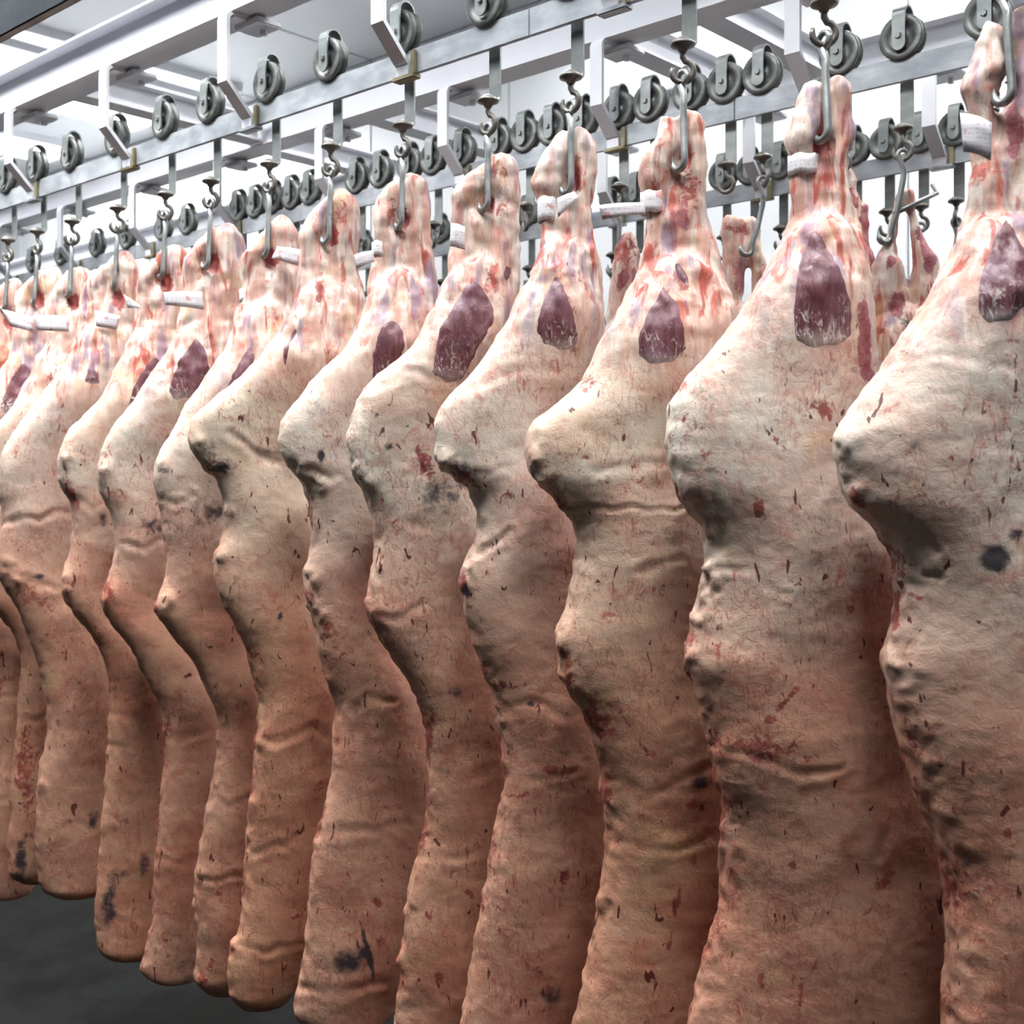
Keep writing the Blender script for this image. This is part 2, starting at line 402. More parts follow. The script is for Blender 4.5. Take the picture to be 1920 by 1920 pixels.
def hook_mesh(drop, lean=0.0, out=.0):
    """eye on the swivel hook, straight shank, J at the end"""
    b = bmesh.new(); r = .0078
    e = [(.014 * math.sin(math.radians(a)), .000, .016 + .014 * math.cos(math.radians(a)) - .004) for a in range(200, -150, -22)]
    pts = [(0, 0, -drop)] ; pts = []
    sh = [(-.004, 0, -.006), (.003, 0, -.030), (0, 0, -.055), (lean * .5, 0, -drop * .6), (lean, 0, -drop + .035)]
    j = [(lean - .017 + .017 * math.cos(math.radians(a)), 0, -drop + .020 + .017 * math.sin(math.radians(a)) - .002) for a in range(0, -190, -20)]
    P = e + sh + j + [(lean - .036, 0, -drop + .036)]
    tube(b, P, [r * .8] * len(e) + [r] * (len(sh) + len(j) - 1) + [r * .7, r * .25], 9)
    return b
hook_cache = {}
def meat_hook(X, Y, drop, rz, label, group, tilt=0.0, lean=0.0):
    key = (round(drop, 3), lean)
    o = mobj('meat_hook', hook_mesh(drop, lean), M_hook, None, True)
    o.location = (X, Y, RB - .205); o.rotation_euler = (Matrix.Rotation(tilt, 3, Vector((.743, .669, 0))) @ Matrix.Rotation(rz, 3, 'Z')).to_euler()
    return tag(o, label, 'hook', group)

# ------------------------------------------------------------------ numpy noise
rng = np.random.RandomState(3)
PERM = rng.permutation(256); PERM = np.concatenate([PERM, PERM]); GR = rng.normal(size=(256, 3)); GR /= np.linalg.norm(GR, axis=1)[:, None]
def pnoise(P):
    I = np.floor(P).astype(int); f = P - I; I &= 255; u = f * f * f * (f * (f * 6 - 15) + 10); out = 0
    for dx in (0, 1):
        for dy in (0, 1):
            for dz in (0, 1):
                g = GR[PERM[PERM[PERM[(I[:, 0] + dx) & 255] + ((I[:, 1] + dy) & 255)] + ((I[:, 2] + dz) & 255)]]
                d = (g * (f - np.array([dx, dy, dz]))).sum(1)
                out = out + d * np.where(dx, u[:, 0], 1 - u[:, 0]) * np.where(dy, u[:, 1], 1 - u[:, 1]) * np.where(dz, u[:, 2], 1 - u[:, 2])
    return out
def fbm(P, s, o=3):
    r = 0; a = 1
    for k in range(o): r = r + a * pnoise(P * s * 2 ** k + 17.3 * k); a *= .5
    return r

# ------------------------------------------------------------------ beef sides
def resample(sl, step):
    sl = np.array(sl, float); y = sl[:, 0]
    n = max(2, int((y[-1] - y[0]) / step)); yy = np.linspace(y[0], y[-1], n + 1); out = [yy]
    for c in (1, 2):
        v = sl[:, c]; m = np.gradient(v, y)
        i = np.clip(np.searchsorted(y, yy) - 1, 0, len(y) - 2); h = y[i + 1] - y[i]; t = (yy - y[i]) / h
        d = (v[i + 1] - v[i]) / h
        m0 = np.where(d * m[i] > 0, np.sign(d) * np.minimum(abs(m[i]), 3 * abs(d)), 0); m1 = np.where(d * m[i + 1] > 0, np.sign(d) * np.minimum(abs(m[i + 1]), 3 * abs(d)), 0)
        out.append((2 * t**3 - 3 * t**2 + 1) * v[i] + (t**3 - 2 * t**2 + t) * h * m0 + (-2 * t**3 + 3 * t**2) * v[i + 1] + (t**3 - t**2) * h * m1)
    return np.array(out).T
def chain_rows(X, Y0, sl, step, amax, top=0.0, end=0.0, dd=0.0):
    rows = []; ya, yb = sl[0][0], sl[-1][0]
    for y, l, r in resample(sl, step):
        p = at_d(X, (l + r) / 2, y, Y0, dd); dep = VX * p[0] + VY * p[1]
        w = max(.004, (r - l) / 2 * dep / F)
        if top: w *= min(1, math.sqrt(.08 + (y - ya) / 42))
        a = min(w, amax * (min(1, .38 + .62 * (y - ya) / top) if top else 1)); b = w
        if end: a *= min(1, .15 + (yb - y) / end); b *= min(1, .35 + (yb - y) / end)
        rows.append((*p, a, b))
    return rows
def loft(bm, rows, n=40, rot=0.0, sq=2.0):
    """stack of ovals: long axis across the line of sight, turned by rot degrees"""
    rows = sorted(rows, key=lambda q: -q[2]); rings = []; k0 = math.radians(rot)
    for X, Y, z, a, b in rows:
        dx, dy = X / math.hypot(X, Y), Y / math.hypot(X, Y); ux, uy = dy, -dx
        if ux < 0: ux, uy = -ux, -uy
        ux, uy = ux * math.cos(k0) - uy * math.sin(k0), ux * math.sin(k0) + uy * math.cos(k0); nx, ny = -uy, ux
        B = b if a >= b * .95 else math.sqrt(max(b * b - (a * math.sin(k0)) ** 2, (.5 * b) ** 2)) / math.cos(k0)
        ring = []
        for k in range(n):
            c, s_ = math.cos(2 * math.pi * k / n), math.sin(2 * math.pi * k / n)
            c = math.copysign(abs(c) ** (2 / sq), c); s_ = math.copysign(abs(s_) ** (2 / sq), s_)
            ring.append(bm.verts.new((X + ux * B * c + nx * a * s_, Y + uy * B * c + ny * a * s_, z)))
        rings.append(ring)
    for A, B in zip(rings, rings[1:]):
        for k in range(n): bm.faces.new((A[k], A[(k + 1) % n], B[(k + 1) % n], B[k]))
    bm.faces.new(rings[0][::-1]); bm.faces.new(rings[-1])
def inpoly(px, py, poly):
    inside = np.zeros(len(px), bool); dist = np.full(len(px), 1e9); n = len(poly)
    for i in range(n):
        x1, y1 = poly[i]; x2, y2 = poly[(i + 1) % n]
        c = ((y1 > py) != (y2 > py)) & (px < (x2 - x1) * (py - y1) / (y2 - y1 + 1e-9) + x1); inside ^= c
        dx, dy = x2 - x1, y2 - y1; t = np.clip(((px - x1) * dx + (py - y1) * dy) / (dx * dx + dy * dy + 1e-9), 0, 1)
        dist = np.minimum(dist, np.hypot(px - x1 - t * dx, py - y1 - t * dy))
    return np.where(inside, dist, -dist)
def polyd(px, py, pts):
    dist = np.full(len(px), 1e9)
    for (x1, y1), (x2, y2) in zip(pts, pts[1:]):
        dx, dy = x2 - x1, y2 - y1; t = np.clip(((px - x1) * dx + (py - y1) * dy) / (dx * dx + dy * dy + 1e-9), 0, 1)
        dist = np.minimum(dist, np.hypot(px - x1 - t * dx, py - y1 - t * dy))
    return dist
def beef_side(name, X, Yr, spec, label, cat, group, voxel=.009, seed=0, amax=.145, shift=None):
    """spec: body/left/right slice lists in pixels of the plane X, blobs, marks, folds, muscles; shift moves a borrowed spec to another hook"""
    bm = bmesh.new(); X0 = spec.get('X', X)
    rows = chain_rows(X0, Yr, spec['body'], 14, amax, top=150.0, dd=.01); loft(bm, rows, rot=max(-6, 17 - 2.2 * seed) if seed < 30 else 10, sq=2.1)
    for kx in ('left', 'right', 'mid'):
        if kx in spec: loft(bm, chain_rows(X0, Yr, [(y, l - 3, r + 3) for y, l, r in spec[kx] + [(spec[kx][-1][0] + 60, *spec[kx][-1][1:])]], 8, .036, end=90.0, dd=.022), 20)
    if 'left' in spec and 'web' in spec:
        L = np.array(spec['left'], float); Q = np.array(spec['right'], float); ys = np.linspace(spec['web'], spec['body'][0][0] + 60, 14); ws = []
        for i_, y in enumerate(ys):
            l = np.interp(y, L[:, 0], L[:, 1:].mean(1)); r_ = np.interp(y, Q[:, 0], Q[:, 1:].mean(1))
            p_ = at_d(X0, (l + r_) / 2, y, Yr, .022); dep = VX * p_[0] + VY * p_[1]
            ws.append((*p_, .012 + .022 * min(1, i_ / 6), abs(r_ - l) / 2 * dep / F))
        loft(bm, ws, 20)
    me = bpy.data.meshes.new('tmp'); bm.to_mesh(me); bm.free()
    ob = bpy.data.objects.new('tmp', me); COL.objects.link(ob)
    m = ob.modifiers.new('r', 'REMESH'); m.mode = 'VOXEL'; m.voxel_size = voxel
    s = ob.modifiers.new('s', 'SMOOTH'); s.factor = .5; s.iterations = 6
    dg = bpy.context.evaluated_depsgraph_get(); me2 = bpy.data.meshes.new_from_object(ob.evaluated_get(dg))
    bpy.data.objects.remove(ob); bpy.data.meshes.remove(me)
    n = len(me2.vertices); co = np.empty(n * 3); me2.vertices.foreach_get('co', co); co = co.reshape(-1, 3)
    nr = np.empty(n * 3); me2.vertices.foreach_get('normal', nr); nr = nr.reshape(-1, 3)
    px, py = proj(co)
    face = np.clip(-(nr[:, 0] * co[:, 0] + nr[:, 1] * co[:, 1]) / np.hypot(co[:, 0], co[:, 1]) * 4 + .6, 0, 1)
    q = co + seed * 3.71
    ztop = rows[0][2] ; hock = spec.get('legz', at_d(X0, spec['left'][0][1], spec.get('legy', spec['body'][0][0] + 60), Yr)[2] if 'left' in spec else 9)
    legm = np.clip((co[:, 2] - (hock - .26)) / .22, 0, 1)
    body = 1 - legm
    d = fbm(q, 4.0, 2) * .011 * body + fbm(q * np.array([1, 1, 1.2]), 15, 3) * .0022 * (body * .7 + .3) - .002
    d += np.abs(fbm(q * np.array([1, 1, 2.2]), 22, 2)) * -.002 * body
    d += fbm(q * np.array([2.2, 2.2, .5]), 16, 3) * .008 * legm + fbm(q, 17, 2) * .009 * legm + np.abs(fbm(q, 30, 2)) * .004 * legm
    # ragged trimmed edge towards the aisle
    side = np.clip(-(nr[:, 0] * .743 + nr[:, 1] * .669) * 1.8 - .75, 0, 1) * body
    d += side * (fbm(q, 30, 2) * .008 + np.maximum(0, fbm(q, 13, 2)) * .012)
    wx, wy = fbm(q + 5.1, 14, 3) * 14, fbm(q + 9.7, 14, 3) * 14
    for (bx, by, br, *el) in spec.get('blobs', []):
        e = (el[0] if el else 1.2) * 1.15; rr = br * (VX * X0 + VY * Yr) / F; ds = np.hypot(px - bx - br * .4, (py - by) / e)
        g_ = np.exp(-(ds / br) ** 2) * (face > .15); d += g_ * rr * (.42 + .6 * fbm(q, 45, 2))
    for f in spec.get('folds', []):
        pts, wd, dp = f; ds = polyd(px + wx * .7, py + wy * 1.2, pts); wd *= .9
        d += face * dp * .42 * np.clip(.75 + 1.6 * fbm(q, 9, 2), .1, 1.5) * (-np.exp(-(ds / wd) ** 2) + .55 * np.exp(-((ds - 2.2 * wd) / (1.2 * wd)) ** 2))
    marks = np.zeros((n, 4)); marks[:, 3] = np.clip(legm * 1.1, 0, 1)
    ch = {'R': 0, 'G': 1, 'B': 2}
    for kd, mx, my, rx, ry, *rest in spec.get('marks', []):
        ang = math.radians(rest[0]) if rest else 0; st = rest[1] if len(rest) > 1 else 1.0
        ux = (px - mx) * math.cos(ang) + (py - my) * math.sin(ang); uy = -(px - mx) * math.sin(ang) + (py - my) * math.cos(ang)
        v = np.clip(1.35 - np.sqrt(((ux + wx) / rx) ** 2 + ((uy + wy) / ry) ** 2) * .85, 0, 1) * face * st
        c = ch[kd]; marks[:, c] = np.maximum(marks[:, c], v)
    if 'tip' in spec:
        v = np.clip(1.3 - np.hypot((px - spec['tip'][0]) / 15, (py - spec['tip'][1]) / 24), 0, 1) * face
        marks[:, 1] = np.maximum(marks[:, 1], v * 1.2); d -= v * .010; marks[:, 0] = np.maximum(marks[:, 0], v)
    marks[:, 1] = np.maximum(marks[:, 1], side * np.clip(fbm(q, 7, 2) * 2.4 + .25, 0, 1) * .8)
    tone = np.zeros((n, 4)); tone[:, 0] = spec.get('warm', .3) * .55; tone[:, 2] = np.clip(spec.get('red_dim', .2) * .4 + (CH + .02 - co[:, 2]) * 1.9, 0, 1)  # last channel: redness per side plus painted dimming that grows downwards
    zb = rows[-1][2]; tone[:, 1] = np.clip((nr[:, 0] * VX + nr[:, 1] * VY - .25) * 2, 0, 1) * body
    co2 = co + nr * d[:, None]
    root = thing(name, (X, Yr, zb), label, cat, group)
    off = np.array([X0, Yr, zb]); me2.vertices.foreach_set('co', (co2 - off).ravel()); me2.update()
    nf = len(me2.polygons)
    a = me2.attributes.new('marks', 'FLOAT_COLOR', 'POINT'); a.data.foreach_set('color', marks.ravel())
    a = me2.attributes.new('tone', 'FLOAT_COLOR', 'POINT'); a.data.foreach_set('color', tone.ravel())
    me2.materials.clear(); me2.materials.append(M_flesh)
    me2.polygons.foreach_set('use_smooth', np.ones(nf, bool))
    bmf = bmesh.new(); bmf.from_mesh(me2)
    # raw muscle showing through the fat: a low cushion of its own
    for poly in spec.get('muscles', []):
        dd = inpoly(px, py, poly) + fbm(q, 40, 2) * 5
        ys = [p[1] for p in poly]; y0, y1 = min(ys), max(ys)
        sel = (dd > -9) & (face > .55)
        idx = {}; bmn = bmesh.new(); lay = bmn.verts.layers.float.new('down')
        bmf.verts.ensure_lookup_table()
        for fc in bmf.faces:
            vs = [v.index for v in fc.verts]
            if not all(sel[i] for i in vs): continue
            nv = []
            for i in vs:
                if i not in idx:
                    o_ = -.004 + .0068 * min(1, max(0, (dd[i] + 6) / 16)); p = co2[i] - off + nr[i] * o_
                    v = bmn.verts.new(p); v[lay] = (py[i] - y0) / (y1 - y0); idx[i] = v
                nv.append(idx[i])
            bmn.faces.new(nv)
        if len(bmn.faces):
            left_, best = set(bmn.verts), []
            while left_:
                st = [left_.pop()]; isl = []
                while st:
                    v = st.pop(); isl.append(v)
                    for e in v.link_edges:
                        u = e.other_vert(v)
                        if u in left_: left_.remove(u); st.append(u)
                if len(isl) > len(best): best = isl
            keep = set(best); bmesh.ops.delete(bmn, geom=[v for v in bmn.verts if v not in keep], context='VERTS')
            o = mobj('shank_muscle', bmn, M_muscle, root, True)
            tag(o, 'purple raw muscle')
    # split off the hock above the tag
    if 'left' in spec and spec.get('split', True):
        hz = at_d(X0, spec['left'][-3][1], spec['left'][-3][0], Yr)[2] - off[2]
        up = [fc for fc in bmf.faces if fc.calc_center_median().z > hz]
        g = bmesh.ops.duplicate(bmf, geom=up) if False else None
        bh = bmf.copy()
        bmesh.ops.delete(bmf, geom=[fc for fc in bmf.faces if fc.calc_center_median().z > hz], context='FACES')
        bmesh.ops.delete(bh, geom=[fc for fc in bh.faces if fc.calc_center_median().z <= hz], context='FACES')
        mh = bpy.data.meshes.new('hock'); bh.to_mesh(mh); bh.free(); mh.materials.append(M_flesh)
        link(bpy.data.objects.new('hock', mh), root)
    bmf.to_mesh(me2); bmf.free(); me2.name = 'body'
    link(bpy.data.objects.new('body', me2), root)
    return root, X0, off
def tag_band(root, X0, off, y0, y1, l, r):
    b = bmesh.new(); n = 20; rings = []
    for y in (y0, (y0 * 2 + y1) / 3, (y0 + 2 * y1) / 3, y1):
        x, Y, z = at_d(X0, (l + r) / 2, y, 2.15, .022); dep = VX * x + VY * Y; w = (r - l) / 2 * dep / F + .003
        rings.append([b.verts.new((x + w * math.cos(2 * math.pi * k / n) - off[0], Y + w * math.sin(2 * math.pi * k / n) - off[1], z - off[2] + .002 * math.sin(k * 1.7))) for k in range(n)])
    for A, B in zip(rings, rings[1:]):
        for k in range(n): b.faces.new((A[k], A[(k + 1) % n], B[(k + 1) % n], B[k]))
    o = mobj('tag_band', b, M_tag, root, True); s = o.modifiers.new('s', 'SOLIDIFY'); s.thickness = .0012; return o
def tag_flap(root, X0, off, quad, dx=.03, bend=.005):
    """quad: four pixel corners, tl tr br bl"""
    b = bmesh.new(); q = [Vector(at_d(X0, *p, 2.15, -dx)) for p in quad]; nu = 8; g = []
    for i in range(nu + 1):
        u = i / nu; a = q[0].lerp(q[1], u); c = q[3].lerp(q[2], u); k = bend * math.sin(u * math.pi * 1.3)
        g.append([b.verts.new(a.lerp(c, v / 3) + Vector((k, -k, 0)) - Vector(off)) for v in range(4)])
    for A, B in zip(g, g[1:]):
        for v in range(3): b.faces.new((A[v], A[v + 1], B[v + 1], B[v]))
    o = mobj('paper_tag', b, M_tag, root, True); s = o.modifiers.new('s', 'SOLIDIFY'); s.thickness = .001; return o

HP = [1885, 1545, 1280, 1070, 915, 755, 620, 505, 395, 310, 220, 135, 70, 15]
HX = [at_y(ROWS[0], p) for p in HP]
SP = {}
SP[0] = dict(tip=(1893, 165), web=215, left=[(38,1852,1870),(50,1843,1878),(75,1836,1880),(105,1830,1882),(135,1815,1880),(162,1803,1870),(185,1808,1862),(215,1816,1858),(250,1822,1860),(290,1825,1861),(330,1822,1868),(380,1812,1885),(440,1796,1905)],
  right=[(10,1905,1925),(30,1897,1938),(80,1900,1945),(150,1895,1945),(200,1880,1945),(260,1868,1942),(320,1868,1945),(380,1868,1950),(450,1868,1955)],
  body=[(400,1808,1935),(440,1797,1945),(480,1780,1955),(520,1760,1965),(560,1738,1972),(600,1713,1980),(650,1683,1992),(700,1652,2000),(740,1618,2003),(780,1588,2003),(815,1568,2000),(860,1572,1992),(905,1582,1986),(940,1592,1985),(965,1620,1985),(1000,1655,1990),(1040,1675,2000),(1080,1686,2010),(1120,1690,2018),(1160,1683,2025),(1200,1672,2028),(1240,1662,2030),(1280,1668,2032),(1340,1678,2036),(1400,1690,2040),(1450,1706,2045),(1500,1724,2048),(1550,1742,2050),(1600,1758,2046),(1650,1769,2040),(1700,1776,2035),(1800,1778,2022),(1920,1774,2008),(2100,1770,1998),(2400,1765,1975),(2520,1800,1935)],
  muscles=[[(1885,405),(1862,445),(1842,500),(1832,550),(1832,590),(1852,612),(1900,600),(1930,570),(1932,480),(1905,430)]],
  blobs=[(1690,1112,16),(1684,1150,13,1.6),(1680,1185,12,1.5),(1668,1240,16,1.3),(1574,830,18),(1600,930,14),(1650,1000,13),(1678,1075,14,1.6)],
  folds=[([(1640,960),(1720,985),(1760,1040)],7,.006),([(1700,1040),(1720,1075),(1760,1080)],6,.005),([(1640,690),(1760,665),(1900,690)],8,.005)],
  marks=[('B',1868,1045,30,26,10,1.3),('B',1905,1000,16,12),('G',1690,1135,10,34),('G',1684,1160,12,20),('G',1720,1120,26,5,15,.7),('G',1612,935,14,28,-25,.9),('B',1715,835,16,12,0,.55),('G',1782,860,8,4,30),('G',1800,905,5,4),('B',1820,1500,20,10,0,.6),('G',1890,1560,7,12),('B',1810,1620,16,20,0,.6),('R',1905,640,30,12,0,.5),('B',1760,1440,6,4),('G',1765,945,16,3,-25),('G',1850,760,8,3,40),('R',1900,240,16,60,0,.9)],
  warm=.2, red_dim=.15)
SP[1] = dict(tip=(1543, 268), web=268, left=[(154,1512,1532),(168,1502,1543),(200,1494,1546),(235,1482,1545),(262,1473,1538),(285,1478,1533),(305,1483,1531),(330,1486,1531),(365,1486,1534),(400,1483,1548),(450,1472,1565)],
  right=[(145,1560,1572),(155,1553,1586),(180,1551,1594),(220,1553,1594),(260,1551,1597),(290,1545,1590),(330,1536,1588),(370,1530,1592),(410,1530,1602),(460,1530,1618)],
  body=[(395,1484,1600),(440,1469,1612),(480,1448,1622),(520,1425,1630),(560,1400,1634),(600,1372,1637),(640,1340,1641),(680,1309,1644),(720,1278,1643),(755,1258,1640),(800,1250,1632),(840,1251,1624),(880,1258,1620),(915,1270,1624),(950,1294,1632),(990,1316,1643),(1030,1326,1653),(1080,1322,1661),(1120,1313,1667),(1160,1305,1671),(1200,1297,1674),(1240,1287,1677),(1280,1297,1680),(1320,1311,1681),(1360,1322,1684),(1400,1331,1687),(1450,1341,1691),(1500,1352,1695),(1550,1357,1695),(1600,1353,1693),(1650,1350,1689),(1700,1344,1685),(1750,1331,1682),(1800,1319,1678),(1860,1308,1672),(1920,1300,1663),(2050,1290,1645),(2250,1288,1615),(2400,1300,1580),(2460,1330,1540)],
  muscles=[[(1520,436),(1500,470),(1490,520),(1485,590),(1492,640),(1530,655),(1575,650),(1604,630),(1600,575),(1585,520),(1560,470),(1540,440)]],
  blobs=[(1302,1180,15),(1293,1215,14),(1287,1242,13),(1311,1152,16),(1320,1108,18),(1330,1068,20),(1325,1010,12,1.6),(1278,920,14,1.8),(1290,955,12,1.8)],
  folds=[([(1330,1400),(1420,1418),(1500,1452),(1580,1440)],8,.007),([(1370,1068),(1420,1075),(1445,1105),(1480,1115)],6,.006),([(1330,890),(1350,1000),(1345,1050)],9,.006),([(1330,1120),(1360,1090)],6,.005),([(1650,1600),(1670,1540)],9,.01)],
  marks=[('G',1552,775,14,18,-20),('G',1540,765,20,16,0,.7),('G',1600,760,38,50,0,.33),('G',1425,955,9,22),('G',1300,800,30,24,0,.5),('G',1320,850,18,14,0,.6),('B',1325,745,26,34,20,.45),('B',1515,985,40,26,0,.42),('G',1465,830,26,5,50,.8),('B',1410,860,36,20,0,.36),('G',1480,1310,6,34,35),('G',1450,1345,14,6,-40),('G',1440,1400,90,30,15,.72),('G',1345,1400,22,40,0,.75),('G',1430,1410,16,30,-40,.8),('G',1350,1540,18,60,0,.65),('G',1370,1650,20,70,0,.6),('G',1340,1750,18,60,0,.55),('G',1275,940,12,40,-20,.9),('G',1500,1860,5,40),('G',1432,1840,8,16),('G',1660,1650,12,34,30,.7),('R',1625,640,14,90,-8,.9),('R',1520,470,30,18,0,.7),('G',1530,450,26,20,0,.7),('B',1560,690,70,22,-10,.35),('G',1425,1790,16,10,0,.6),('G',1490,1620,10,12,0,.6)],
  warm=.25, red_dim=.2)
SP[2] = dict(tip=(1283, 292), web=305, left=[(219,1243,1260),(232,1236,1266),(260,1229,1270),(290,1211,1265),(320,1197,1259),(342,1202,1250),(362,1206,1245),(400,1211,1246),(430,1213,1247),(465,1209,1255),(500,1200,1275)],
  right=[(207,1282,1300),(218,1268,1316),(260,1269,1322),(300,1268,1326),(340,1265,1325),(370,1262,1321),(400,1262,1324),(440,1262,1334),(490,1260,1350),(540,1255,1365)],
  body=[(470,1210,1345),(510,1194,1358),(560,1170,1373),(600,1150,1385),(640,1125,1392),(680,1107,1395),(720,1084,1392),(750,1050,1388),(780,1015,1382),(810,993,1374),(840,985,1362),(870,988,1350),(900,1001,1338),(930,1030,1330),(955,1058,1328),(985,1074,1328),(1020,1080,1330),(1060,1075,1331),(1100,1067,1333),(1140,1055,1335),(1170,1044,1337),(1200,1038,1339),(1240,1044,1341),(1280,1054,1343),(1320,1079,1348),(1360,1100,1353),(1400,1112,1358),(1450,1125,1363),(1500,1133,1366),(1550,1136,1367),(1600,1131,1365),(1650,1125,1362),(1700,1118,1357),(1750,1109,1350),(1800,1098,1342),(1850,1086,1332),(1920,1072,1319),(2050,1060,1300),(2200,1062,1275),(2270,1085,1245)],
  muscles=[[(1244,535),(1225,565),(1205,600),(1194,635),(1197,668),(1220,686),(1262,682),(1288,655),(1286,610),(1272,565)],[(1262,486),(1268,520),(1285,535),(1300,540),(1288,505),(1272,486)]],
  blobs=[(1047,1180,14),(1044,1215,12),(1058,1268,12),(1070,1300,12),(1012,905,14),(1045,940,14),(1062,960,12),(995,860,14),(1300,545,8)],
  folds=[([(1070,952),(1150,958),(1250,955),(1330,948)],5,.006),([(1120,885),(1200,878),(1280,865)],9,.007),([(1280,1050),(1230,1065),(1200,1080)],8,.006),([(1110,1420),(1200,1500),(1330,1440)],10,.006),([(1130,1580),(1250,1600),(1330,1570)],8,.004)],
  marks=[('G',1040,935,34,14,20,.9),('B',1060,950,26,8,10,.6),('B',1260,1010,36,26,0,.42),('B',1240,890,40,12,0,.25),('G',1195,880,22,10,0,.5),('G',1155,1155,16,6,-10,.8),('G',1235,1100,12,6,-25,.7),('G',1060,1260,14,60,-15,.8),('G',1115,1350,40,18,10,1.0),('G',1130,1370,26,14,0,.9),('G',1205,1405,6,20,-30),('G',1110,1320,22,30,0,.6),('G',1140,1480,16,50,0,.8),('G',1270,1700,7,34,15),('G',1260,1760,5,20,20),('B',1310,1470,16,12,0,1),('G',1300,1510,14,10,0,.9),('G',1100,720,16,14,0,.8),('G',1278,520,12,30,-30,.9),('R',1285,400,18,50,0,.6),('G',1290,345,28,60,0,.75),('G',1095,860,8,4),('G',1140,905,8,8,0,.7),('G',1050,1220,10,10,0,.9)],
  warm=.85, red_dim=.1)
SP[3] = dict(tip=(1076, 340), web=335, left=[(244,1054,1070),(256,1042,1078),(285,1024,1074),(320,1003,1064),(345,997,1056),(370,1009,1050),(400,1013,1046),(430,1014,1050),(460,1012,1062),(490,1005,1075)],
  right=[(237,1080,1095),(248,1073,1108),(290,1075,1114),(330,1071,1114),(370,1062,1111),(400,1054,1106),(440,1050,1112),(490,1048,1122)],
  body=[(440,1014,1112),(480,1007,1124),(520,992,1130),(560,970,1134),(600,950,1136),(640,925,1134),(680,895,1128),(710,870,1120),(740,839,1112),(770,820,1102),(800,812,1092),(835,812,1082),(865,822,1072),(890,848,1068),(915,880,1066),(945,893,1066),(980,895,1068),(1010,890,1070),(1040,877,1072),(1062,862,1072),(1090,856,1072),(1120,860,1072),(1160,870,1073),(1200,885,1077),(1240,900,1082),(1280,915,1088),(1320,925,1097),(1360,932,1107),(1400,940,1116),(1450,942,1126),(1500,938,1131),(1550,930,1134),(1600,920,1133),(1650,910,1129),(1700,900,1122),(1750,891,1113),(1800,882,1101),(1850,873,1088),(1920,862,1072),(2050,858,1052),(2140,885,1025)],
  muscles=[[(1042,508),(1022,545),(1006,590),(1003,622),(1018,645),(1052,660),(1082,655),(1088,630),(1078,585),(1060,535)],[(1052,480),(1060,500),(1074,512),(1066,490)],[(1106,460),(1104,480),(1110,495),(1112,475)]],
  blobs=[(866,1085,12,1.5),(880,1056,13),(860,890,14),(840,870,14),(885,925,12),(825,860,14)],
  folds=[([(870,1045),(920,1025),(960,1000)],7,.007),([(850,870),(900,885),(950,880)],8,.006),([(940,1330),(1010,1320),(1060,1345)],8,.005),([(850,740),(950,700),(1060,690)],9,.004),([(950,1460),(1020,1465),(1080,1445)],7,.004)],
  marks=[('G',862,1095,10,22,0,1),('B',866,1105,9,16,0,1),('G',868,895,40,20,25,.8),('B',880,885,34,16,20,.75),('G',940,930,30,20,0,.6),('G',915,1270,8,60,-28,.75),('G',960,1290,60,10,10,.6),('G',940,1320,10,30,0,.5),('B',995,1325,8,5),('G',1035,1440,20,10),('G',970,1495,40,16,0,.55),('G',1060,1640,8,12,20),('G',945,1540,18,40,0,.5),('B',1040,1870,26,26,0,.75),('G',990,1810,22,26,0,.55),('G',945,1750,18,12,30,.7),('G',1075,620,10,60,-10,.6),('R',1040,540,14,40,0,.0),('G',1040,500,14,16,0,.7),('G',1085,520,10,20,-20,.7),('G',1010,750,40,20,0,.35),('B',915,1075,4,6)],
  warm=.2, red_dim=.45)
